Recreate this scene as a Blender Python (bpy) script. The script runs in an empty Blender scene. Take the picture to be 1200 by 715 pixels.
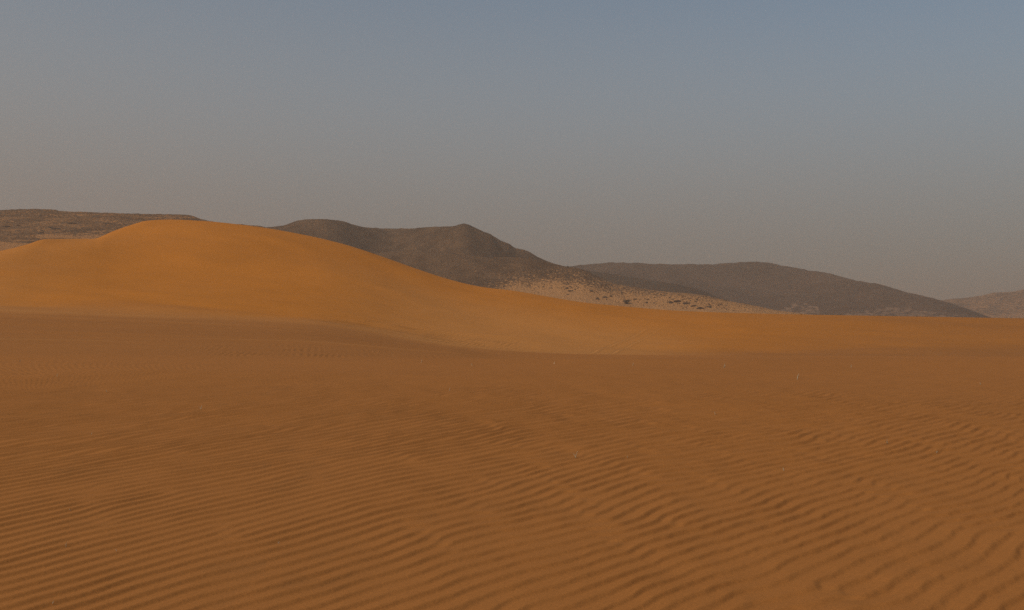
import bpy, math, random
import numpy as np

random.seed(4); RNG = np.random.default_rng(11)
sc = bpy.context.scene
COL = sc.collection
F = 1166.0            # focal length in photo pixels (1200 wide) : 35 mm lens on a 36 mm sensor
YH = 385.0            # horizon row of the photo
HC = 2.2              # eye height above the sand, metres
R = math.radians

# ---------------------------------------------------------------- noise
def _hash(ix, iy, seed):
    h = (ix.astype(np.int64) * 374761393 + iy.astype(np.int64) * 668265263 + seed * 974634777) & 0x7fffffff
    h = ((h ^ (h >> 13)) * 1274126177) & 0x7fffffff
    h = h ^ (h >> 16)
    return h.astype(np.float64) * (2 * math.pi / 65536.0)

def noise(x, y, seed=0):
    x0 = np.floor(x); y0 = np.floor(y)
    fx = x - x0; fy = y - y0
    ix = x0.astype(np.int64); iy = y0.astype(np.int64)
    ux = fx * fx * fx * (fx * (fx * 6 - 15) + 10); uy = fy * fy * fy * (fy * (fy * 6 - 15) + 10)
    def g(dx, dy):
        a = _hash(ix + dx, iy + dy, seed)
        return np.cos(a) * (fx - dx) + np.sin(a) * (fy - dy)
    n0 = g(0, 0) * (1 - ux) + g(1, 0) * ux
    n1 = g(0, 1) * (1 - ux) + g(1, 1) * ux
    return (n0 * (1 - uy) + n1 * uy) * 1.5          # about -1..1

def fbm(x, y, seed=0, octs=4, gain=0.5):
    s = 0; a = 1; f = 1
    for k in range(octs):
        s = s + a * noise(x * f + 17.3 * k, y * f - 9.1 * k, seed + k); a *= gain; f *= 2.03
    return s

def sstep(a, b, x):
    t = np.clip((x - a) / (b - a), 0, 1)
    return t * t * (3 - 2 * t)

# ---------------------------------------------------------------- interpolation
def pchip_slopes(xk, yk):
    h = np.diff(xk, axis=0); d = np.diff(yk, axis=0) / h
    m = np.zeros_like(yk)
    same = (d[:-1] * d[1:]) > 0
    w1 = 2 * h[1:] + h[:-1]; w2 = h[1:] + 2 * h[:-1]
    with np.errstate(all='ignore'):
        hm = (w1 + w2) / (w1 / d[:-1] + w2 / d[1:])
    m[1:-1] = np.where(same, np.nan_to_num(hm), 0)
    m[0] = d[0]; m[-1] = d[-1]
    return m

def curve(pts, x):
    """smooth curve through (x, value) points, evaluated at x"""
    p = np.array(sorted(pts), float)
    xk = p[:, 0:1]; yk = p[:, 1:2]
    m = pchip_slopes(xk, yk)[:, 0]; xk = xk[:, 0]; yk = yk[:, 0]
    xx = np.clip(x, xk[0], xk[-1])
    i = np.clip(np.searchsorted(xk, xx, 'right') - 1, 0, len(xk) - 2)
    h = xk[i + 1] - xk[i]; t = (xx - xk[i]) / h
    return ((2*t**3 - 3*t**2 + 1) * yk[i] + (t**3 - 2*t**2 + t) * h * m[i]
            + (-2*t**3 + 3*t**2) * yk[i+1] + (t**3 - t**2) * h * m[i+1])

def columns(Yk, vk, segs):
    """Yk, vk : K x U knots (distance, photo row).  segs : rows per interval.  -> Y, v arrays R x U"""
    m = pchip_slopes(Yk, vk); Ys = []; vs = []
    for k, n in enumerate(segs):
        t = np.linspace(0, 1, n, endpoint=(k == len(segs) - 1))[:, None]
        h = (Yk[k+1] - Yk[k])[None, :]
        Ys.append(Yk[k][None, :] + t * h)
        vs.append((2*t**3 - 3*t**2 + 1) * vk[k] + (t**3 - 2*t**2 + t) * h * m[k]
                  + (-2*t**3 + 3*t**2) * vk[k+1] + (t**3 - t**2) * h * m[k+1])
    return np.vstack(Ys), np.vstack(vs)

def soft(a, n):
    """a curve rounded off over about n samples"""
    k = np.hanning(2 * n + 1); k /= k.sum()
    p = np.concatenate([2 * a[0] - a[n:0:-1], a, 2 * a[-1] - a[-2:-n - 2:-1]])
    return np.convolve(p, k, 'valid')

def z_of(v, Y):
    return HC + (YH - v) / F * Y

# ---------------------------------------------------------------- mesh helpers
def grid_object(name, X, Y, Z, mat, attrs=None):
    r, c = X.shape
    co = np.stack([X, Y, Z], -1).reshape(-1, 3).astype(np.float32)
    i = np.arange(r * c).reshape(r, c)
    q = np.stack([i[:-1, :-1], i[:-1, 1:], i[1:, 1:], i[1:, :-1]], -1).reshape(-1, 4).astype(np.int32)
    me = bpy.data.meshes.new(name)
    me.vertices.add(len(co)); me.vertices.foreach_set('co', co.ravel())
    me.loops.add(q.size); me.loops.foreach_set('vertex_index', q.ravel())
    me.polygons.add(len(q))
    me.polygons.foreach_set('loop_start', np.arange(0, q.size, 4, dtype=np.int32))
    me.polygons.foreach_set('loop_total', np.full(len(q), 4, np.int32))
    me.update(calc_edges=True)
    me.polygons.foreach_set('use_smooth', np.ones(len(q), bool))
    for k, a in (attrs or {}).items():
        at = me.attributes.new(k, 'FLOAT', 'POINT')
        at.data.foreach_set('value', np.ascontiguousarray(a, dtype=np.float32).ravel())
    me.materials.append(mat)
    o = bpy.data.objects.new(name, me); COL.objects.link(o)
    return o

def mesh_object(name, verts, faces, mat, parent=None, smooth=False):
    me = bpy.data.meshes.new(name)
    me.from_pydata([tuple(map(float, v)) for v in verts], [], [tuple(f) for f in faces])
    me.update()
    if smooth:
        me.polygons.foreach_set('use_smooth', np.ones(len(me.polygons), bool))
    me.materials.append(mat)
    o = bpy.data.objects.new(name, me); COL.objects.link(o)
    if parent: o.parent = parent
    return o

def tag(o, label=None, cat=None, group=None, kind=None):
    if label: o['label'] = label
    if cat: o['category'] = cat
    if group: o['group'] = group
    if kind: o['kind'] = kind
    return o

# ---------------------------------------------------------------- materials
class NT:
    def __init__(s, m): s.t = m.node_tree; s.n = s.t.nodes; s.l = s.t.links
    def add(s, kind, **kw):
        n = s.n.new(kind)
        for k, v in kw.items(): setattr(n, k, v)
        return n
    def put(s, sock, v):
        if isinstance(v, bpy.types.NodeSocket): s.l.new(v, sock)
        elif v is not None: sock.default_value = v
    def math(s, op, a, b=None, clamp=False):
        n = s.add('ShaderNodeMath', operation=op, use_clamp=clamp)
        s.put(n.inputs[0], a); s.put(n.inputs[1], b); return n.outputs[0]
    def mix(s, f, a, b, blend='MIX'):
        n = s.add('ShaderNodeMix', data_type='RGBA', blend_type=blend)
        s.put(n.inputs[0], f); s.put(n.inputs[6], a); s.put(n.inputs[7], b); return n.outputs[2]
    def noise(s, vec, scale, detail=3, rough=.5, out=0):
        n = s.add('ShaderNodeTexNoise'); s.put(n.inputs['Vector'], vec)
        n.inputs['Scale'].default_value = scale; n.inputs['Detail'].default_value = detail
        n.inputs['Roughness'].default_value = rough; return n.outputs[out]
    def maprange(s, v, a, b, c=0., d=1., smooth=True):
        n = s.add('ShaderNodeMapRange', interpolation_type='SMOOTHSTEP' if smooth else 'LINEAR')
        s.put(n.inputs[0], v); n.inputs[1].default_value = a; n.inputs[2].default_value = b
        n.inputs[3].default_value = c; n.inputs[4].default_value = d; return n.outputs[0]
    def attr(s, name): return s.add('ShaderNodeAttribute', attribute_name=name).outputs['Fac']
    def pos(s, scale=(1, 1, 1), rot=(0, 0, 0)):
        g = s.add('ShaderNodeNewGeometry').outputs['Position']
        m = s.add('ShaderNodeMapping'); s.l.new(g, m.inputs[0])
        m.inputs['Scale'].default_value = scale; m.inputs['Rotation'].default_value = rot
        return m.outputs[0]

def rgb(c): return (c[0], c[1], c[2], 1.0)

def new_mat(name):
    m = bpy.data.materials.new(name); m.use_nodes = True
    t = NT(m); b = t.n['Principled BSDF']
    b.inputs['Roughness'].default_value = 1.0
    b.inputs['Specular IOR Level'].default_value = 0.05
    return m, t, b

SAND = (.57, .195, .028)      # fine orange dune sand
COARSE = (.43, .161, .041)    # browner, coarser sand of the plain; also paints lens darkening on the dune
PALE = (.57, .242, .070)       # paler sand; also paints sunlight on the dune's left facet
GRIT_SHADE = (.16, .085, .034)      # dark coarse grains; also shade painted on apron and dune's right end

def sand_mat(name='orange_sand', grain=1.0):
    m, t, b = new_mat(name)
    p = t.pos()
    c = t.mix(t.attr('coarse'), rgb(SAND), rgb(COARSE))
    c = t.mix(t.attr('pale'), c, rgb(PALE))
    c = t.mix(t.attr('grit'), c, rgb(GRIT_SHADE))
    n1 = t.noise(p, .06, 4, .55); n2 = t.noise(p, 1.3, 4, .6); n3 = t.noise(p, 38., 3, .7)
    v = t.math('ADD', t.math('MULTIPLY', t.math('SUBTRACT', n1, .5), .22),
               t.math('ADD', t.math('MULTIPLY', t.math('SUBTRACT', n2, .5), .16),
                      t.math('MULTIPLY', t.math('SUBTRACT', n3, .5), .45 * grain)))
    v = t.math('ADD', v, 1.0)
    hs = t.add('ShaderNodeHueSaturation'); t.put(hs.inputs['Value'], v); t.put(hs.inputs['Color'], c)
    t.put(b.inputs['Base Color'], hs.outputs[0])
    bn = t.add('ShaderNodeBump'); bn.inputs['Strength'].default_value = .35; bn.inputs['Distance'].default_value = .012
    t.put(bn.inputs['Height'], t.noise(p, 26., 4, .65)); t.put(b.inputs['Normal'], bn.outputs[0])
    return m

def hill_mat(name, rock, rock2, sand, fine=.45, speck=.5, strata=0.0, bump=1.2):
    """rock above, drift sand below: the vertex attribute 'sand' says how much sand has collected"""
    m, t, b = new_mat(name)
    p = t.pos(); s = t.attr('sand')
    n_f = t.noise(p, fine, 5, .68); n_b = t.noise(p, fine * .12, 4, .6); n_s = t.noise(p, fine * 2.3, 3, .6)
    n_w = t.noise(p, fine * .035, 3, .5)
    rc = t.mix(t.maprange(t.math('ADD', t.math('MULTIPLY', n_b, .5), t.math('MULTIPLY', n_w, .5)), .40, .60), rgb([x * .9 for x in rock]), rgb([x * 1.1 for x in rock2]))
    rc = t.mix(t.maprange(n_s, .42, .68, 0, .35), rc, rgb([x * .45 for x in rock]))
    if strata:
        ps = t.pos((.006, .006, .22))
        st = t.noise(ps, 1.0, 4, .65)
        rc = t.mix(t.maprange(st, .52, .66, 0, strata), rc, rgb([.6 * a + .4 * c for a, c in zip(sand, rock2)]))
    # patchy cover: sand shows where the (noisy) cover value passes a threshold
    cover = t.math('ADD', s, t.math('ADD', t.math('MULTIPLY', t.math('SUBTRACT', n_f, .5), 5.0 * speck),
                                   t.math('MULTIPLY', t.math('SUBTRACT', n_b, .5), .7)))
    f = t.maprange(cover, .25, .85)
    c = t.mix(f, rc, rgb(sand))
    hs = t.add('ShaderNodeHueSaturation'); t.put(hs.inputs['Color'], c)
    t.put(hs.inputs['Value'], t.maprange(n_f, .30, .70, .76, 1.24, False))
    t.put(b.inputs['Base Color'], hs.outputs[0])
    bn = t.add('ShaderNodeBump'); bn.inputs['Strength'].default_value = .9; bn.inputs['Distance'].default_value = bump
    t.put(bn.inputs['Height'], t.noise(p, fine * 1.1, 5, .65)); t.put(b.inputs['Normal'], bn.outputs[0])
    return m

def plain_mat(name, c1, c2, scale=3., rough=1.0):
    m, t, b = new_mat(name)
    oi = t.add('ShaderNodeObjectInfo').outputs['Random']
    n = t.noise(t.pos(), scale, 4, .65)
    c = t.mix(t.maprange(n, .3, .7), rgb(c1), rgb(c2))
    hs = t.add('ShaderNodeHueSaturation'); t.put(hs.inputs['Color'], c)
    t.put(hs.inputs['Value'], t.math('ADD', .8, t.math('MULTIPLY', oi, .4)))
    t.put(b.inputs['Base Color'], hs.outputs[0])
    bn = t.add('ShaderNodeBump'); bn.inputs['Strength'].default_value = .5; bn.inputs['Distance'].default_value = .3
    t.put(bn.inputs['Height'], n); t.put(b.inputs['Normal'], bn.outputs[0])
    return m

M_SAND = sand_mat()
M_GROUND = hill_mat('gravel_ground', (.10, .062, .036), (.15, .095, .055), (.36, .18, .085), fine=.25)

# ---------------------------------------------------------------- ground sheet (under and behind everything)
def build_ground():
    th = np.linspace(0, 2 * math.pi, 181)
    r = np.concatenate([[0.01], np.geomspace(1.0, 3800., 70)])
    RR, TT = np.meshgrid(r, th, indexing='ij')
    X = RR * np.sin(TT); Y = RR * np.cos(TT)
    front = sstep(8, 40, Y) * sstep(-.2, .3, np.cos(TT) - .55)
    Z = -.35 - 5.6 * front * sstep(8, 40, Y) + .25 * fbm(X / 40, Y / 40, 3) * sstep(6, 40, RR)
    Z -= 5.6 * sstep(60, 300, RR) * (1 - front)
    o = grid_object('ground', X, Y, Z, M_GROUND, {'sand': .75 + .25 * fbm(X / 90, Y / 90, 8)})
    tag(o, 'flat gravelly desert ground stretching out beneath dunes and hills', 'ground', kind='structure')
build_ground()

# ---------------------------------------------------------------- ripples
def ripple_tile(n=768, per=8, steps=110, seed=5):
    """grow a tile of wind ripples (even pitch, crests that fork and end) from random sand: a striped-pattern growth equation"""
    rng = np.random.default_rng(seed)
    u = rng.normal(0, .25, (n, n))
    k = np.fft.fftfreq(n) * per
    ka, kq = k[:, None], k[None, :n // 2 + 1].copy(); kq = np.abs(kq)
    k2 = ka ** 2 + kq ** 2
    lin = .55 - 2.6 * (1 - k2) ** 2 - 1.5 * ka ** 2
    lin = np.maximum(lin, -60.)
    dt = .45
    E = 1.0 / (1 - dt * lin)
    for _ in range(steps):
        nl = .35 * u * u - u ** 3
        u = np.fft.irfft2((np.fft.rfft2(u) + dt * np.fft.rfft2(nl)) * E, s=(n, n))
    u = u - u.mean()
    return u / (1.7 * u.std()), n, per
TILE = ripple_tile()

def tile_at(a, q):
    """a : along the crests, q : across, both counted in ripple lengths"""
    u, n, per = TILE
    x = (a * per) % n; y = (q * per) % n
    x0 = np.floor(x).astype(int); y0 = np.floor(y).astype(int); fx = x - x0; fy = y - y0
    x0 %= n; y0 %= n; x1 = (x0 + 1) % n; y1 = (y0 + 1) % n
    fx = fx * fx * (3 - 2 * fx); fy = fy * fy * (3 - 2 * fy) * .5 + fy * .5
    return (u[x0, y0] * (1 - fx) + u[x1, y0] * fx) * (1 - fy) + (u[x0, y1] * (1 - fx) + u[x1, y1] * fx) * fy

def ripples(X, Y, lam, seed):
    """crests run away to the right and bend as they cross the flat; steep lee side towards the car"""
    Xc = np.clip(X, -4.5, 2.5)
    g = 1.34 * X - .07 * Xc * Xc - .14 * Xc * (X - Xc)
    q = .57 * (Y - g)
    p = .57 * (X + 1.4 * Y)
    D = np.clip(q + 5, .5, None)
    k = (D / 10.) ** .7             # ripples grow coarser away from the car
    s_ = 1.0 / k
    right = sstep(-3, 4, X)
    w = (.20 * noise(p * .13, q * .24, seed) + (.080 + .02 * right) * noise(p * .5 * s_, q * .9 * s_, seed + 1)
         + .026 * noise(p * 2.2 * s_, q * 4. * s_, seed + 3) + .010 * noise(p * 6. * s_, q * 8. * s_, seed + 7))
    ph = (10 ** .7 * D ** .3 / .3 + w * .8 / k) / lam
    a = p * s_ / lam * (1.15 + .15 * right) + 31.
    u = tile_at(a, ph)
    u = tile_at(a, ph + .13 * u); 
    brk = .7 * noise(p * .7 * s_, q * 1.8 * s_, seed + 4) + .6 * noise(p * 2.0 * s_, q * 4.5 * s_, seed + 5)
    return .5 + .5 * np.clip(u, -1.4, 1.4), k, np.clip(.90 + .42 * brk, .45, 1.25)

def yfoot(x):   # photo row of the line where the dune rises from the sand flat
    return curve([(-700, 330), (-300, 352), (0, 362.5), (100, 366.5), (200, 370), (300, 374), (360, 377), (420, 386), (480, 398),
                  (540, 407), (600, 412.5), (680, 416), (760, 417), (900, 417.5), (1200, 418.5), (1900, 421)], x)

def build_plain():
    x = np.linspace(-520, 1720, 1700)
    U = x[None, :] - 600
    v1 = np.concatenate([np.linspace(1500, 800, 40, endpoint=False), np.linspace(800, 421, 900)])
    Y1 = np.repeat((F * HC / (v1 - 370.))[:, None], len(x), 1); v1 = np.repeat(v1[:, None], len(x), 1)
    yf = soft(yfoot(x), 25)
    Y0 = np.full_like(x, Y1[-1, 0]); one = np.ones_like(x)
    flat = sstep(405, 416, yf)       # right of the frame the flat dips behind its lip
    k_Y = np.array([Y0, Y0 + 9, Y0 + 26, 95 * one, 112 * one, 140 * one])
    k_v = np.array([421 * one,
                    (421 + .22 * (yf - 421)) * (1 - flat) + 421.9 * flat,
                    (421 + .64 * (yf - 421)) * (1 - flat) + 421.6 * flat,
                    yf, yf + .5, yf + 5])
    Y2, v2 = columns(k_Y, k_v, [60, 110, 110, 12, 8])
    Y = np.vstack([Y1, Y2[1:]]); v = np.vstack([v1, v2[1:]])
    X = U / F * Y
    Z = z_of(v, Y)
    # broad swells, then the wind ripples
    Z += .022 * fbm(X / 7., Y / 10., 21, 3) * sstep(4, 14, Y) * (1 - .6 * sstep(44, 60, Y))
    amp = np.clip(.95 + .14 * noise(X * .16 + 3, Y * .11, 31) + .12 * noise(X * .6, Y * .4, 32), .8, 1.1) * (.66 + .52 * sstep(-5, 3.5, X))
    near = 1 - sstep(30, 52, Y)
    r1, kk, b1 = ripples(X, Y, .215, 41)
    rp = r1 * b1
    rows = .20 * kk / .57 * F * HC / Y ** 2                  # how many photo rows one ripple covers: finer ones would only alias
    Z += .034 * kk * amp * rp * (.12 + .88 * sstep(1.05, 2.0, rows))
    bank = noise(X * .35 - Y * .12, Y * .75 - X * .5, 33) + .5 * noise(X * 1.1 - Y * .35, Y * 1.9 - X * 1.4, 34)
    Z += .036 * bank * sstep(9, 18, Y) * (1 - sstep(52, 60, Y)) * (1 - .5 * sstep(24, 45, Y))
    # low cross spines breaking the crests, stronger on the right
    Z += .009 * noise(X * 1.9 + Y * .5, Y * .75 - X * .4, 71) * near * (.4 + .6 * sstep(-2, 3, X))
    # small crossing ripples on the apron just behind the lip
    ap = sstep(51, 53, Y) * (1 - sstep(60, 70, Y)) * sstep(150, 330, U + 600 + 0 * Y)
    Z += .012 * ap * (np.sin(X * 17. + Y * 3.1 + 3 * noise(X * .5, Y * .4, 77)) + .8 * np.sin(-X * 15. + Y * 3.3 + 3 * noise(X * .5, Y * .4, 78))) * np.clip(.35 + 1.1 * noise(X * .35, Y * .3, 79), 0, 1.2)
    # long wind streaks on the apron
    st = noise(X * .022 + Y * .004, Y * .42 + X * .03, 81)
    Z += .10 * st * sstep(58, 70, Y)
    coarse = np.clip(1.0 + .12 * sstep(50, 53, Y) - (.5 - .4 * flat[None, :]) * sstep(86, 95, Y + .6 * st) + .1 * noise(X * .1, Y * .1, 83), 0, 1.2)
    pale = np.clip(.30 * sstep(80, 92, Y + 9 * st) + .22 * sstep(.35, .5, st) * sstep(56, 66, Y), 0, 1) * sstep(56, 66, Y) * (1 - flat[None, :])
    grit = np.clip(.85 * sstep(.0, .8, fbm(X * .5 + 5, Y * .30, 91, 3)) * sstep(.0, .6, noise(X * 2.6, Y * 1.2, 92) + .2), 0, 1)
    grit = grit * (1 - sstep(-6, 5, X) * .7) * (1 - sstep(25, 48, Y)) * (1 - rp) * .30
    grit = grit + .09 * sstep(50, 57, Y) * (1 - sstep(80, 92, Y + 4 * st)) * (1 - .75 * sstep(405, 415, yf)[None, :])  # apron shade painted into the colour, offsetting its tilt to the sun
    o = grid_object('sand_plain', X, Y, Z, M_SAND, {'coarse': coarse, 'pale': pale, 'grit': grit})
    tag(o, 'brown rippled sand flat filling the foreground up to the dune foot', 'sand flat', kind='structure')
    return x, X, Y, Z

def crest(x):
    return curve([(-900, 372), (-500, 345), (-250, 318), (-100, 303), (0, 294), (30, 287), (54, 280.2), (80, 280), (110, 279.8), (130, 272), (150, 264.8), (175, 258.3), (200, 257.3),
                  (238, 259), (300, 265.6), (350, 274), (400, 285.4), (450, 301.5), (488, 315), (525, 327), (563, 336), (600, 340.6), (650, 349), (680, 354),
                  (725, 358.5), (800, 364.5), (900, 367.8), (1000, 369.7), (1100, 371.4), (1200, 373), (1500, 377), (1900, 381)], x)

def build_dune():
    x = np.linspace(-620, 1750, 1500); U = x[None, :] - 600
    yf = soft(yfoot(x), 25); yc = soft(crest(x), 4); one = np.ones_like(x)
    Yf = 95 * one
    Yc = soft(curve([(-620, 118), (0, 138), (54, 146), (110, 158), (200, 172), (400, 172), (600, 165), (800, 160), (1200, 158), (1750, 156)], x), 60)
    L = Yc - Yf
    tall = sstep(20, 100, yf - yc)
    fr1 = .30 - .05 * tall; fr2 = .70 - .02 * tall
    k_Y = np.array([Yf - 14, Yf - 1, Yf + .33 * L, Yf + .66 * L, Yf + .9 * L, Yc, Yc + 26, Yc + 90, Yc + 150])
    flat = sstep(405, 416, yf)
    under = (421 + .74 * (yf - 421) + 4) * (1 - flat) + 422.2 * flat        # starts just below the sand flat
    k_v = np.array([under, yf + .8, yf + fr1 * (soft(yc, 90) - yf), np.logaddexp(yf + fr2 * (soft(yc, 75) - yf), yc + 3), np.logaddexp(yf + .945 * (soft(yc, 55) - yf), yc + .9), yc, yc + 4 + 6 * tall, yc + 26 + 14 * tall, YH + 60 + 0 * yc])
    Y, v = columns(k_Y, k_v, [14, 170, 170, 90, 50, 24, 16, 8])
    X = U / F * Y; Z = z_of(v, Y)
    on = sstep(0, 6, Y - Yf[None, :]) * sstep(0, 12, Yc[None, :] - Y)
    Z += on * (.40 * fbm(X / 26., Y / 20., 101, 3) + .0)
    Z += on * .05 * noise(X / 9. + Y * .05, Y / 3.2, 103)
    px = x[None, :] + 0 * Y
    # ripple patch on the toe of the slope
    cx = 470 + 0 * Y
    vmid = curve([(300, 371), (380, 373), (450, 383), (520, 397), (580, 405), (640, 409)], x)[None, :]
    pt = np.exp(-((v - vmid) / 7.0) ** 2) * sstep(345, 400, px) * (1 - sstep(570, 640, px)) * sstep(-.35, .25, noise(X / 3., Y / 3., 111) + .15)
    Z += .045 * pt * np.sin(X * 11. - Y * 2.6 + 3.5 * noise(X * .3, Y * .25, 112)) * (.7 + .5 * noise(X, Y * .5, 113))
    # two wheel tracks climbing to the right
    tk = 0 * Z
    for pts in ([(686, 414), (700, 409.5), (720, 402), (738, 393.5), (752, 386), (770, 377)],
                [(705, 415), (718, 412), (735, 405), (752, 396), (765, 388), (785, 377)]):
        line = curve(pts, x)[None, :]
        g = np.exp(-((v - line) / .75) ** 2) * sstep(pts[0][0] - 2, pts[0][0] + 12, px) * (1 - sstep(pts[-1][0] - 30, pts[-1][0], px))
        tk = np.maximum(tk, g)
        Z += .06 * (np.exp(-((v - line - 1.3) / .8) ** 2) - g) * sstep(pts[0][0], pts[0][0] + 12, px) * (1 - sstep(pts[-1][0] - 30, pts[-1][0], px))
    coarse = np.clip(.8 * (1 - sstep(-1, 14 + 10 * sstep(600, 800, px), Y - Yf[None, :] - 5 * noise(X / 14., Y / 6., 121))) + .12 * noise(X / 18, Y / 12, 122) + .55 * sstep(500, 1250, px) + .12 * sstep(40, -80, px), 0, 1)  # rise towards the right end paints lens darkening into the sand
    left = 1 - sstep(30, 190, px - (v - 280) * -1.1)  # left facet faces the sun: its light is painted as paler sand
    pale = np.clip(.30 * left * sstep(-.3, .5, noise(X / 22, Y / 14, 123) + .35) + .35 * tk + .60 * sstep(330, 560, px) * sstep(.1, .9, (v - yc[None, :]) / 40.) * (1 - sstep(700, 900, px)) + .3 * (1 - sstep(0, 9, Y - Yf[None, :])) * (1 - sstep(420, 620, px)), 0, 1)
    o = grid_object('sand_dune', X, Y, Z, M_SAND, {'coarse': coarse, 'pale': pale, 'grit': .17 * sstep(680, 1200, px)})  # grit value here only paints lens darkening on the right end
    tag(o, 'smooth orange sand dune with a rounded crest in front of the dark hills', 'dune', kind='structure')
    return x, X, Y, Z

PLAIN = build_plain(); DUNE = build_dune()

# ---------------------------------------------------------------- hills
def lay(x, ridge, Yr, front, back, base, fr, segs, sharp=0.):
    """rows of one ridge: knots from its foot over the ridge to its far foot"""
    one = np.ones_like(x)
    k_Y = np.array([Yr - front, Yr - .66 * front, Yr - .33 * front, Yr, Yr + .35 * back, Yr + back])
    per = len(x) / (x[-1] - x[0])
    r1 = base - soft(ridge, int(70 * per)); r2 = base - soft(ridge, int(30 * per)); rise = base - ridge
    k_v = np.array([base, base - fr[0] * r1, np.maximum(base - fr[1] * r2, ridge + 2), ridge, ridge + .25 * rise, YH + 14 * one])
    return columns(k_Y, k_v, segs)

def jitter(x, amp, seed, s=1.0):
    return amp * (.6 * noise(x / (9. * s), 0 * x + 3.3, seed) + .4 * noise(x / (3.1 * s), 0 * x + 7.7, seed + 1) + .3 * noise(x / (1.3 * s), 0 * x, seed + 2))

def gullies(X, Z, seed, s):
    return (1 - np.abs(noise(X / s + .8 * noise(X / (3 * s), Z / s, seed + 5), Z / (2.2 * s), seed))) - .6

HILLS = {}
def finish(name, label, x, Y, v, mat, sand, amp, seed, gul=0.):
    X = (x[None, :] - 600) / F * Y; Z = z_of(v, Y)
    pxm = Y / F                                     # metres per photo pixel
    fr = 1 - .75 * sstep(-3., 0., -np.abs(v - v.min(axis=0, keepdims=True)))      # keep the skyline where it was drawn
    Z += pxm * amp * fr * (fbm(X / 60, Y / 45, seed, 4) * 1.3 + .45 * fbm(X / 9, Y / 9, seed + 9, 3))
    if gul: Z += pxm * gul * gullies(X, Y, seed + 3, 26.)
    o = grid_object(name, X, Y, Z, mat, {'sand': sand})
    tag(o, label, 'hill', kind='structure')
    HILLS[name] = (X, Y, Z)
    return o

# far pale hill, right edge
x = np.linspace(950, 1750, 420)
rid = curve([(950, 392), (1040, 372), (1085, 357), (1103, 352.3), (1115, 350.3), (1140, 348.2), (1150, 346.5), (1165, 343.2), (1180, 342.3), (1190, 341.5), (1197, 340), (1225, 337), (1300, 330), (1450, 338), (1600, 352), (1750, 384)], x) + jitter(x, .5, 201)
Y, v = lay(x, rid, 1700 + 0 * x, 550, 500, 392 + 0 * x, (.25, .62), [50, 60, 60, 12, 10])
M_FAR = hill_mat('pale_far_rock', (.135, .068, .034), (.205, .103, .052), (.38, .172, .07), fine=.16, bump=3.)
finish('distant_hill', 'pale brown stony hill at the far right edge of the horizon', x, Y, v, M_FAR,
       np.clip(.48 + .3 * sstep(355, 372, v) + .25 * noise(x[None, :] / 30, v / 12, 207), 0, 1), .8, 203)

# second dark range
x = np.linspace(520, 1260, 720)
rid = curve([(520, 372), (600, 330), (640, 317), (670, 312.6), (690, 310.4), (720, 308), (740, 308.3), (765, 309.6), (800, 309.6), (830, 310.2), (850, 309), (870, 307.6), (886, 307), (900, 308.4), (935, 315.2),
             (972, 321), (985, 324.5), (1003, 329), (1025, 332.4), (1060, 342), (1100, 351.8), (1130, 361), (1157, 371), (1200, 384), (1260, 396)], x) + jitter(x, .35, 211)
Yr = curve([(520, 1300), (700, 1250), (880, 1330), (1000, 1230), (1160, 1050), (1260, 980)], x)
Y, v = lay(x, rid, Yr, 420, 500, 394 + 0 * x, (.26, .62), [40, 90, 90, 14, 10])
M_DARK2 = hill_mat('dark_range_rock', (.084, .0445, .025), (.107, .057, .033), (.24, .13, .075), fine=.16, speck=.35, bump=1.5)
px = x[None, :] + 0 * Y
t1 = curve([(880, 372), (905, 366), (916, 360), (928, 355.5), (945, 354.5), (955, 358), (962, 364), (972, 371), (985, 369), (995, 366.5), (1010, 363), (1030, 358.5), (1045, 358), (1070, 361), (1100, 365), (1130, 371), (1160, 376), (1260, 380)], x)[None, :]
fan = sstep(-1.5, 5, v - t1 + 2.0 * fbm(px / 12., v / 5., 219, 3))
finish('dark_range', 'long dark hazy range rising behind the sand on the right', x, Y, v, M_DARK2,
       np.clip(.04 + (.50 * fan + .55 * (fan > .05) * fbm(px / 9., v / 2.5, 217, 3)) * sstep(0, .25, fan), 0, 1), .9, 213, 1.8)

# dark spur between the two
x = np.linspace(560, 960, 420)
rid = curve([(560, 330), (640, 318), (675, 316.5), (700, 319), (720, 321.5), (745, 326), (770, 329.5), (800, 334.5), (820, 339.5), (845, 350), (880, 366), (960, 398)], x) + jitter(x, .3, 221)
Y, v = lay(x, rid, 900 + 0 * x, 230, 260, 394 + 0 * x, (.28, .66), [30, 60, 60, 12, 8])
M_SPUR = hill_mat('dark_spur_rock', (.062, .037, .021), (.076, .046, .026), (.2, .11, .06), fine=.2, speck=.3)
finish('dark_spur', 'low dark spur behind the pale sandy shoulder of the brown hill', x, Y, v, M_SPUR, .05 + 0 * v, .6, 223, .5)

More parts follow.
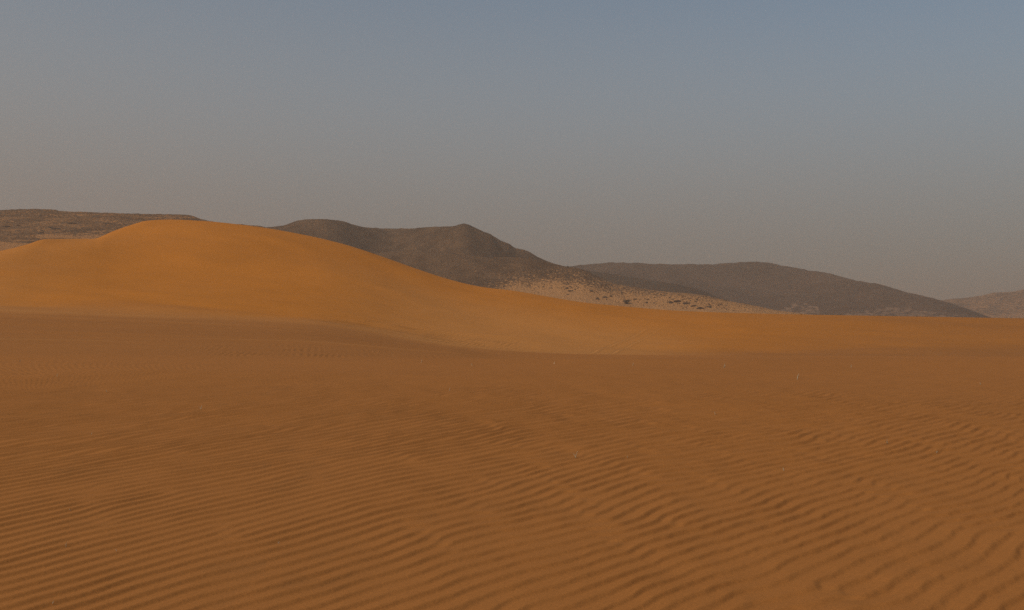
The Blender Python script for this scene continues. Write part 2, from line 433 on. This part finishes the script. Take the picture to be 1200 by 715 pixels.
# the brown hill in the middle: back peaks and a front shoulder
x = np.linspace(180, 1010, 1150)
ridA = curve([(180, 330), (250, 290), (290, 271), (310, 267.2), (322, 266), (332, 264.6), (345, 260.2), (360, 257.8), (376, 256.9), (396, 258.2), (414, 263.3), (438, 267.7), (460, 268.8), (490, 267.4), (520, 265.4),
              (533, 264.3), (539, 262.4), (543, 262.1), (549, 263.6), (560, 269.3), (573, 274.1), (586, 281.5), (597, 286.4), (604, 291.2), (614, 293.2), (630, 301), (646, 308.3), (660, 311.6), (690, 322), (740, 352), (820, 380), (1010, 396)], x) + jitter(x, .5, 231)
YA = curve([(180, 700), (375, 690), (460, 740), (541, 700), (620, 745), (700, 770), (1010, 780)], x)
YbA, vA = lay(x, ridA, YA, 210, 260, 398 + 0 * x, (.30, .68), [30, 110, 150, 14, 8])
ridB = curve([(180, 345), (330, 310), (420, 302), (480, 294), (530, 297), (560, 300), (586, 300.5), (605, 301.5), (632, 306), (655, 311), (682, 316.5), (700, 324.5), (718, 332), (740, 336.5), (760, 340), (790, 343.6),
              (815, 345.6), (850, 352), (880, 358), (900, 362), (930, 366.8), (960, 371), (1010, 378)], x) + jitter(x, .25, 241)
YB = curve([(180, 640), (480, 610), (600, 600), (720, 570), (820, 545), (930, 520), (1010, 500)], x)
Yl, vl = lay(x, ridB, YB, 130, 150, 396 + 0 * x, (.28, .64), [30, 110, 150, 14, 8])
# one heightfield: the higher of the two surfaces over a shared grid
Yg = np.concatenate([np.linspace(365, 470, 60, endpoint=False), np.linspace(470, 780, 330, endpoint=False), np.linspace(780, 1030, 20)])
Yg = np.repeat(Yg[:, None], len(x), 1)
def resample(Yn, vn):
    out = np.empty_like(Yg)   # rows of one ridge onto the shared rows
    for j in range(Yn.shape[1]):
        out[:, j] = np.interp(Yg[:, j], Yn[:, j], vn[:, j], left=420, right=420)
    return out
va, vb = resample(YbA, vA), resample(Yl, vl)
v = -np.logaddexp(-va / 1.2, -vb / 1.2) * 1.2
M_HILL = hill_mat('brown_rock', (.110, .060, .031), (.155, .084, .043), (.48, .226, .085), fine=.75, speck=.55)
px = x[None, :] + 0 * v
ys = curve([(180, 420), (520, 372), (560, 352), (600, 334), (640, 332), (680, 337), (720, 344), (760, 347), (800, 349), (850, 354), (900, 361), (1010, 368)], x)[None, :]
sd = sstep(-30, 22, v - ys)
sandH = np.clip(.0 + 1.2 * sd ** 1.6 + .18 * sstep(560, 700, px) * sstep(296, 325, v) * (vb < va + 3), 0, 1.2)
finish('rocky_hill', 'brown rocky hill with a small pointed summit and pale sandy foot', x, Yg, v, M_HILL, sandH, 1.1, 233, 1.8)

# mesa on the left
x = np.linspace(-520, 340, 900)
ridM = curve([(-520, 262), (-300, 250), (-120, 247), (0, 246.3), (22, 245.4), (40, 245.2), (65, 246), (70, 247.2), (100, 248.4), (150, 250), (180, 251), (208, 251.2), (222, 252.2), (232, 255.4), (240, 257.6), (250, 259.8), (262, 261.6), (280, 262.8), (296, 264.2), (304, 265), (316, 268), (340, 292)], x) + jitter(x, .55, 251)
k1 = np.ones_like(x)
Yr = 590 * k1
kY = np.array([325 * k1, 385 * k1, 440 * k1, 495 * k1, 530 * k1, 562 * k1, Yr, Yr + 100, Yr + 300])
bz = 392 - 0 * x
sm = soft(ridM, 60)
kv = np.array([bz, sm + 56, sm + 39, sm + 29, sm + 19.5, sm + 9.5, ridM, ridM + 10, YH + 14 * k1])
kv[5] = np.maximum(kv[5], ridM + 2.2)
Y, v = columns(kY, kv, [40, 60, 110, 130, 110, 90, 16, 8])
# benches of harder rock, wandering along the slope
Xm = (x[None, :] - 600) / F * Y
bw = fbm(Xm / 32, Y / 21, 281, 4)
hgt = (v - ridM[None, :]) + 2.2 * bw
on = sstep(1.5, 5, v - ridM[None, :]) * (1 - sstep(29, 36, v - ridM[None, :]))
for lv, am in ((5, .9), (9.5, 1.3), (14, 1.0), (18.5, 1.6), (24, 1.2)):
    v = v - on * am * (.5 + .8 * np.clip(fbm(Xm / 21, Y / 42, 290 + int(lv), 3), -.5, 1)) * np.exp(-((hgt - lv) / 1.5) ** 2)
M_MESA = hill_mat('layered_mesa_rock', (.105, .053, .023), (.15, .076, .034), (.43, .188, .064), fine=.6, speck=.6, strata=.95)
px = x[None, :] + 0 * v
sandM = np.clip(.30 + .75 * sstep(281, 288, v + 3 * noise(px / 25, v / 6, 271)) + .65 * np.exp(-((v - 277 - (px - 60) * .03) / 2.2) ** 2) * sstep(30, 60, px) + .28 * noise(px / 40, v / 2.5, 272), 0, 1)
finish('mesa', 'flat topped layered rocky mesa behind the left end of the dune', x, Y, v, M_MESA, sandM, .55, 253, .5)

# ---------------------------------------------------------------- placing things on the terrain
def project(T):
    X, Y, Z = T
    return 600 + F * X / Y, YH - F * (Z - HC) / Y
PROJ = {}
def spot(T, px, py):
    """the nearest terrain point seen at a photo position"""
    k = id(T[0])
    if k not in PROJ:
        pa, pb = project(T)
        first = np.minimum.accumulate(pb, axis=0)              # rows run away from the lens: keep what is seen
        PROJ[k] = (pa, np.where(pb <= first + .02, pb, 1e6))
    a, b = PROJ[k]
    d = (a - px) ** 2 + (b - py) ** 2
    d = d + 1e-4 * T[1]
    i = np.unravel_index(np.argmin(d), d.shape)
    return float(T[0][i]), float(T[1][i]), float(T[2][i])

# ---- rocks
import bmesh
def rock_mesh(name, seed, mat, flat=.7, rough=.35):
    bm = bmesh.new(); bmesh.ops.create_icosphere(bm, subdivisions=2, radius=1.0)
    r = random.Random(seed)
    planes = []
    for k in range(9):
        n = np.array([r.gauss(0, 1), r.gauss(0, 1), r.gauss(0, 1)]); n /= np.linalg.norm(n); planes.append((n, r.uniform(.55, .95)))
    for vtx in bm.verts:
        c = np.array(vtx.co)
        for n, d in planes:                       # chip flat facets off the ball
            t = c @ n
            if t > d: c = c - (t - d) * n
        c *= 1 + rough * .3 * r.uniform(-1, 1)
        c[2] = c[2] * flat + .25
        vtx.co = c
    me = bpy.data.meshes.new(name); bm.to_mesh(me); bm.free(); me.materials.append(mat)
    return me
M_BOULDER = plain_mat('dark_boulder', (.050, .034, .023), (.085, .056, .036), 1.2)
ROCKS = [rock_mesh('boulder', s, M_BOULDER, random.uniform(.55, .9)) for s in range(6)]

hill = HILLS['rocky_hill']; mesa = HILLS['mesa']
def add_rock(name, T, px, py, wpx, hpx, label, cat, group=None, sink=.1):
    X, Y, Z = spot(T, px, py)
    o = bpy.data.objects.new(name, random.choice(ROCKS)); COL.objects.link(o)
    w = wpx / 2 * Y / F; h = hpx * Y / F
    o.location = (X, Y, Z - sink * h); o.scale = (w, w * random.uniform(.7, 1.1), h * .75)
    o.rotation_euler = (random.uniform(-.12, .12), random.uniform(-.12, .12), random.choice([0, math.pi]) + random.uniform(-.35, .35))
    return tag(o, label, cat, group)

OUT = [
 (hill, 786, 355.5, 6, 4.0, 'dark humped rock outcrop at the left end of the low outcrop row on pale sand'),
 (hill, 794, 353.6, 10, 3.6, 'broad dark rock outcrop arching over pale sand, tallest of the low outcrop row'),
 (hill, 804, 356.0, 9, 3.0, 'dark flat rock outcrop in the middle of the low outcrop row on pale sand'),
 (hill, 813, 358.8, 8, 3.0, 'dark rock outcrop stepping down right of the middle of the outcrop row'),
 (hill, 821, 361.2, 9, 2.8, 'dark rock outcrop lowest down the row, just above the dune crest'),
 (hill, 831, 359.8, 7, 2.0, 'thin dark rock ledge trailing at the right end of the outcrop row'),
 (hill, 716, 347.2, 5, 2.8, 'dark boulder above and left of the bush on the sandy foot'),
 (hill, 709, 348.8, 7, 2.4, 'dark flat outcrop between the smooth sand patch and the bush'),
 (hill, 700, 350.6, 5, 2.2, 'lowest dark rock at the right edge of the smooth sand patch'),
 (hill, 693, 341.5, 5, 2.4, 'dark boulder straight above the smooth pale sand patch'),
 (hill, 664, 338.0, 5, 2.2, 'dark boulder low on the brown slope left of the smooth sand patch'),
 (hill, 668, 341.5, 7, 2.0, 'flat dark rock right beside the dune crest below the brown slope'),
 (hill, 744, 351.4, 5, 2.4, 'dark rock immediately right of the bush'),
 (hill, 758, 355.0, 3.4, 2.6, 'lone round dark boulder on clean sand right of the bush'),
 (mesa, 65, 268.2, 11, 2.4, 'dark craggy outcrop halfway up the mesa slope, darkest on the mesa'),
 (mesa, 59, 267.2, 6, 2.0, 'small dark crag touching the left end of the darkest mesa outcrop'),
 (mesa, 86, 262.0, 10, 1.6, 'thin dark ledge high on the mesa slope above the dune shoulder'),
 (mesa, 7, 265.8, 9, 2.4, 'dark outcrop at the left picture edge on the mesa slope'),
 (mesa, 48, 273.2, 9, 2.2, 'dark ledge at the foot of the mesa just above the drifted sand'),
 (mesa, 22, 264.4, 7, 1.6, 'flat dark ledge on the mesa right of the left edge outcrop'),
 (mesa, 128, 262.5, 10, 1.5, 'long thin dark ledge on the mesa left of the dune summit'),
]
for T, a, b, w, h, lab in OUT:
    add_rock('rock_outcrop', T, a, b, w, h, lab, 'rock outcrop', 'dark rock outcrops on the slopes')

# boulders strewn over the sandy foot, thickest towards the rock
lab_b = 'small dark boulder strewn among many on the pale sandy foot of the brown hill'
n = 0
while n < 150:
    a = random.uniform(612, 860); lo = float(curve([(600, 338), (650, 345), (700, 351), (760, 358), (800, 362), (860, 364)], np.array([a]))[0])
    hi = float(curve([(600, 308), (650, 314), (690, 322), (720, 336), (760, 343), (815, 349), (860, 357)], np.array([a]))[0])
    b = lo - (lo - hi) * random.random() ** .8
    if noise(np.array([a / 14.]), np.array([b / 7.]), 301)[0] < random.uniform(-.5, .35): continue
    if 672 < a < 698 and b > 345: continue
    s = random.uniform(.8, 1.9)
    add_rock('boulder', hill, a, b, s * random.uniform(1, 1.6), s, lab_b, 'boulder', 'dark boulders strewn over the sandy foot')
    n += 1
lab_m = 'small dark boulder strewn along the foot of the mesa beside the drifted sand'
for k in range(36):
    a = random.uniform(0, 42); b = random.gauss(276.5 - .02 * a, 1.6)
    s = random.uniform(.7, 1.5)
    add_rock('boulder', mesa, a, b, s * 1.4, s, lab_m, 'boulder', 'dark boulders strewn along the mesa foot')
for a, b, w, h, lab in ((938.5, 368.0, 2.2, 1.5, 'tiny dark stone on the dune crest under the tall part of the dark range'),
                        (985, 369.2, 1.8, 1.2, 'tiny dark stone on the dune crest under the falling end of the dark range')):
    add_rock('stone', DUNE[1:], a, b, w, h, lab, 'stone', sink=.15)

# finer scree nobody could count
def scree(name, T, label, n, pick):
    bm_v = []; bm_f = []
    oct_v = np.array([[1, 0, 0], [0, 1, 0], [-1, 0, 0], [0, -1, 0], [0, 0, 1.0]])
    oct_f = [(0, 1, 4), (1, 2, 4), (2, 3, 4), (3, 0, 4)]
    tot = 0
    X, Y, Z = T
    P = project(T); flatP = pick(P[0], P[1], Y)
    w = flatP.ravel(); w = w / w.sum()
    idx = RNG.choice(w.size, n, p=w)
    for i in idx:
        c = np.array([X.ravel()[i], Y.ravel()[i], Z.ravel()[i]])
        s = RNG.uniform(.35, .95) * c[1] / F
        th = RNG.uniform(0, 6.28); rot = np.array([[math.cos(th), -math.sin(th), 0], [math.sin(th), math.cos(th), 0], [0, 0, 1]])
        sv = oct_v * np.array([s * RNG.uniform(.8, 1.7), s, s * RNG.uniform(.6, 1.3)]) + RNG.normal(0, .15 * s, (5, 3))
        bm_v.extend((sv @ rot.T + c + np.array([RNG.normal(0, .4), RNG.normal(0, .4), -.1 * s])).tolist())
        bm_f.extend([tuple(k + tot for k in f) for f in oct_f]); tot += 5
    o = mesh_object(name, bm_v, bm_f, M_BOULDER)
    tag(o, label, 'scree', kind='stuff')
def pick_hill(a, b, Y):
    lo = curve([(560, 350), (650, 346), (700, 352), (760, 359), (800, 363), (900, 367)], a)
    hi = curve([(560, 300), (650, 312), (690, 320), (720, 336), (760, 343), (815, 348), (900, 362)], a)
    m = sstep(565, 640, a) * (1 - sstep(830, 900, a)) * (b < lo) * (b > hi - 2)
    t = (b - hi) / np.maximum(lo - hi, 1)
    return m * np.clip(1.15 - t, 0, 1) * sstep(-.3, .4, noise(a / 12., b / 5., 311)) * (Y < 640) + 1e-12
scree('scree', hill, 'fine dark scree peppering the pale sandy foot of the brown hill', 1500, pick_hill)

# ---- the bush at the foot of the hill
M_TWIG = plain_mat('dry_twig', (.055, .038, .026), (.085, .06, .04), 4.)
M_LEAF = plain_mat('dusty_leaf', (.040, .036, .022), (.065, .054, .032), 2.)
def tube(path, radii, n=5):
    vs = []; fs = []
    for k, (p, r) in enumerate(zip(path, radii)):
        d = np.array(path[min(k + 1, len(path) - 1)]) - np.array(path[max(k - 1, 0)]); d = d / (np.linalg.norm(d) + 1e-9)
        a = np.cross(d, [0.3, 1, .1]); a /= np.linalg.norm(a) + 1e-9; b2 = np.cross(d, a)
        for j in range(n):
            t = 2 * math.pi * j / n; vs.append(np.array(p) + r * (math.cos(t) * a + math.sin(t) * b2))
    for k in range(len(path) - 1):
        for j in range(n):
            fs.append((k * n + j, k * n + (j + 1) % n, (k + 1) * n + (j + 1) % n, (k + 1) * n + j))
    return vs, fs
def merge(parts):
    V = []; Fc = []
    for v_, f_ in parts:
        o = len(V); V.extend(v_); Fc.extend([tuple(i + o for i in f) for f in f_])
    return V, Fc
def bush(px, py, wpx, hpx, label, seed):
    r = random.Random(seed)
    X, Y, Z = spot(hill, px, py); w = wpx * Y / F / 2; h = hpx * Y / F
    e = bpy.data.objects.new('bush', None); COL.objects.link(e); e.location = (X, Y, Z - .1)
    tag(e, label, 'bush')
    stems = []; leaves = []
    for k in range(16):
        az = r.uniform(0, 6.28); sp = r.uniform(.25, 1.0); top = h * r.uniform(.55, 1.0) * (1.1 - .4 * sp)
        path = [(0, 0, 0)]
        for s in (.25, .5, .75, 1):
            path.append((math.cos(az) * w * sp * s ** .9 + r.gauss(0, .06 * w), math.sin(az) * w * sp * s ** .9 + r.gauss(0, .06 * w), top * s ** .8))
        stems.append(tube(path, [.10, .08, .055, .035, .012]))
        for q in range(70):
            s = r.uniform(.35, 1.05); i = min(3, int(s * 4)); a_, b_ = np.array(path[i]), np.array(path[i + 1])
            c = a_ + (b_ - a_) * (s * 4 - i) + np.array([r.gauss(0, .13 * w), r.gauss(0, .13 * w), r.gauss(0, .08 * h)])
            c[2] = max(c[2], .05)
            u1 = np.array([r.gauss(0, 1) for _ in range(3)]); u1 /= np.linalg.norm(u1)
            u2 = np.cross(u1, [r.gauss(0, 1) for _ in range(3)]); u2 /= np.linalg.norm(u2) + 1e-9
            l = r.uniform(.09, .2)
            leaves.append(([c - u1 * l, c + u2 * l * .4, c + u1 * l, c - u2 * l * .4], [(0, 1, 2, 3)]))
    mesh_object('stems', *merge(stems), M_TWIG, e)
    mesh_object('foliage', *merge(leaves), M_LEAF, e)
bush(734.5, 356.4, 10, 7, 'dark twiggy bush on pale sand at the foot of the brown hill', 5)

# ---- dry grass stalks on the flat
M_STRAW = plain_mat('bleached_straw', (.58, .45, .28), (.68, .55, .36), 9.)
STALKS = [
 (77, 641, 6.5, 3, 'tallest pale dry grass stalk near the lower left corner of the sand'),
 (61, 708, 4.0, 3, 'pale dry grass stub at the bottom edge in the left corner'),
 (136, 646, 3.0, 2, 'short pale grass stub right of the tallest stalk at lower left'),
 (327, 637, 3.0, 2, 'greenish pale grass stub alone on ripples, lower left of centre'),
 (82, 599, 3.0, 2, 'small pale grass stub above the tallest lower left stalk'),
 (108, 510, 3.5, 2, 'small pale grass stalk among dark grit patches on the left'),
 (235, 480, 4.5, 3, 'pale grass stalk on faint ripples left of centre, midway up the sand'),
 (124, 460, 2.6, 2, 'tiny pale grass stub far back on the left of the flat'),
 (67, 441, 3.2, 2, 'tiny pale upright stalk near the far left rim of the flat'),
 (23, 424, 2.6, 2, 'tiny pale stub at the far left end of the flat rim'),
 (494, 425, 4.0, 3, 'thin pale stalk on the flat rim below the dune toe ripples'),
 (553, 429, 3.0, 2, 'tiny bright stub on the flat rim right of the toe ripples'),
 (527, 458, 3.5, 2, 'small pale stalk midway across the flat behind the centre'),
 (675, 537, 8.0, 3, 'tall faint grass wisp right of centre on the rippled sand'),
 (735, 537, 3.0, 2, 'tiny bright stub right of the tall faint wisp'),
 (919, 552, 4.0, 3, 'small pale grass stub on the ripples right of centre'),
 (1040, 520, 6.0, 3, 'bent pale grass stalk on the right half of the rippled sand'),
 (1097, 531, 3.2, 3, 'spread pale grass tuft right of the bent stalk'),
 (838, 486, 4.0, 2, 'small slanting pale stalk halfway back right of centre'),
 (934, 445, 7.0, 3, 'slanting bright stalk standing highest at the back right of the flat'),
 (848, 431, 5.5, 3, 'pale upright stalk on the flat rim left of the slanting bright stalk'),
 (998, 431, 4.0, 3, 'pale forked stalk on the flat rim right of the slanting bright stalk'),
 (1149, 451, 3.2, 2, 'tiny pale stub near the right edge at the back of the flat'),
 (650, 427, 3.0, 2, 'tiny pale stub on the flat rim straight below the wheel tracks'),
 (742, 428, 3.0, 2, 'tiny pale stub on the flat rim just right of the wheel tracks'),
]
for px_, py_, hp, nb, lab in STALKS:
    X, Y, Z = spot(PLAIN[1:], px_, py_)
    h = hp * Y / F; parts = []
    lean = random.uniform(-.25, .45)
    for k in range(nb):
        az = random.uniform(0, 6.28); hh = h * (1 if k == 0 else random.uniform(.4, .8)); l = lean if k == 0 else random.uniform(-.9, .9)
        path = [(0, 0, -.01), (l * hh * .25, math.sin(az) * .1 * hh, hh * .4), (l * hh * .6, math.sin(az) * .2 * hh, hh * .8), (l * hh * 1.0, math.sin(az) * .3 * hh, hh)]
        rr = max(.002, .33 * Y / F) * (1 if k == 0 else .75)
        parts.append(tube(path, [rr, rr * .9, rr * .7, rr * .25], 4))
    o = mesh_object('grass_stalk', *merge(parts), M_STRAW)
    o.location = (X, Y, Z)
    tag(o, lab, 'grass stalk', 'pale dry grass stalks on the sand flat')

# ---------------------------------------------------------------- haze
def build_haze():
    lo, hi, s = -9.0, 128.0, 4200.
    vs = [(x_, y_, z_) for z_ in (lo, hi) for y_ in (-s, s) for x_ in (-s, s)]
    fs = [(0, 2, 3, 1), (4, 5, 7, 6), (0, 1, 5, 4), (2, 6, 7, 3), (0, 4, 6, 2), (1, 3, 7, 5)]
    m = bpy.data.materials.new('dusty_air'); m.use_nodes = True; t = NT(m); t.n.clear()
    out = t.add('ShaderNodeOutputMaterial'); pv = t.add('ShaderNodeVolumePrincipled')
    pv.inputs['Color'].default_value = HAZE_COL; pv.inputs['Density'].default_value = HAZE_D
    pv.inputs['Anisotropy'].default_value = .25
    t.l.new(pv.outputs[0], out.inputs['Volume'])
    o = mesh_object('haze', vs, fs, m)
    tag(o, 'dusty desert haze filling the air above the sand and hills', 'haze', kind='stuff')
HAZE_COL = (.90, .745, .600, 1); HAZE_D = .00047
build_haze()

# ---------------------------------------------------------------- sky, sun, camera
SUN_EL, SUN_AZ = 39.0, 238.0      # azimuth clockwise from +Y (the view direction): left and a little behind
DUST = (2.72, 2.45, 2.2); DUST_UP = (3.3, 3.32, 3.3); SKY_STR = .10; SUN_STR = 2.0; EXPO = -.35
w = bpy.data.worlds.new('World'); sc.world = w; w.use_nodes = True
t = NT(w); t.n.clear()
out = t.add('ShaderNodeOutputWorld'); bg = t.add('ShaderNodeBackground'); t.l.new(bg.outputs[0], out.inputs[0])
sky = t.add('ShaderNodeTexSky', sky_type='NISHITA'); sky.sun_disc = False
sky.sun_elevation = R(SUN_EL); sky.sun_rotation = R(SUN_AZ)
sky.altitude = 400; sky.air_density = 1.0; sky.dust_density = 3.0; sky.ozone_density = 1.0
tc = t.add('ShaderNodeTexCoord'); sx = t.add('ShaderNodeSeparateXYZ'); t.l.new(tc.outputs['Generated'], sx.inputs[0])
fz = t.maprange(sx.outputs['Z'], .06, .46, .97, .08)        # the dust layer thins upwards, and glows more towards the sun
fz = t.math('ADD', fz, t.math('MULTIPLY', sx.outputs['X'], -.22), True)
dust = t.mix(t.maprange(sx.outputs['Z'], .0, .26), rgb(DUST), rgb(DUST_UP))
col = t.mix(fz, t.mix(1.0, sky.outputs[0], (1.10, 1.235, 1.17, 1), 'MULTIPLY'), dust)
t.put(bg.inputs['Color'], col); bg.inputs['Strength'].default_value = SKY_STR

sd_ = bpy.data.lights.new('sun', 'SUN'); sd_.energy = SUN_STR; sd_.angle = R(4.0); sd_.color = (1.0, .90, .76)
so = bpy.data.objects.new('sun', sd_); COL.objects.link(so)
a, e = R(SUN_AZ), R(SUN_EL)
from mathutils import Vector
dvec = Vector((math.sin(a) * math.cos(e), math.cos(a) * math.cos(e), math.sin(e)))
so.rotation_euler = dvec.to_track_quat('Z', 'Y').to_euler(); so.location = (0, 0, 60)

cd = bpy.data.cameras.new('camera'); cam = bpy.data.objects.new('camera', cd); COL.objects.link(cam)
cd.sensor_width = 36.; cd.lens = 36. * F / 1200.
cd.shift_y = -(357.5 - YH) / 1200.
cd.clip_start = .1; cd.clip_end = 20000
cam.location = (0, 0, HC); cam.rotation_euler = (R(90), 0, 0)
sc.camera = cam
sc.view_settings.view_transform = 'Standard'; sc.view_settings.look = 'None'
sc.view_settings.gamma = 1; sc.view_settings.use_curve_mapping = False
sc.view_settings.exposure = EXPO
sc.render.engine = 'CYCLES'
sc.cycles.use_denoising = False
sc.cycles.max_bounces = 6; sc.cycles.diffuse_bounces = 3; sc.cycles.volume_bounces = 1
sc.cycles.use_adaptive_sampling = False
try: sc.cycles.sampling_pattern = 'BLUE_NOISE'
except Exception: pass
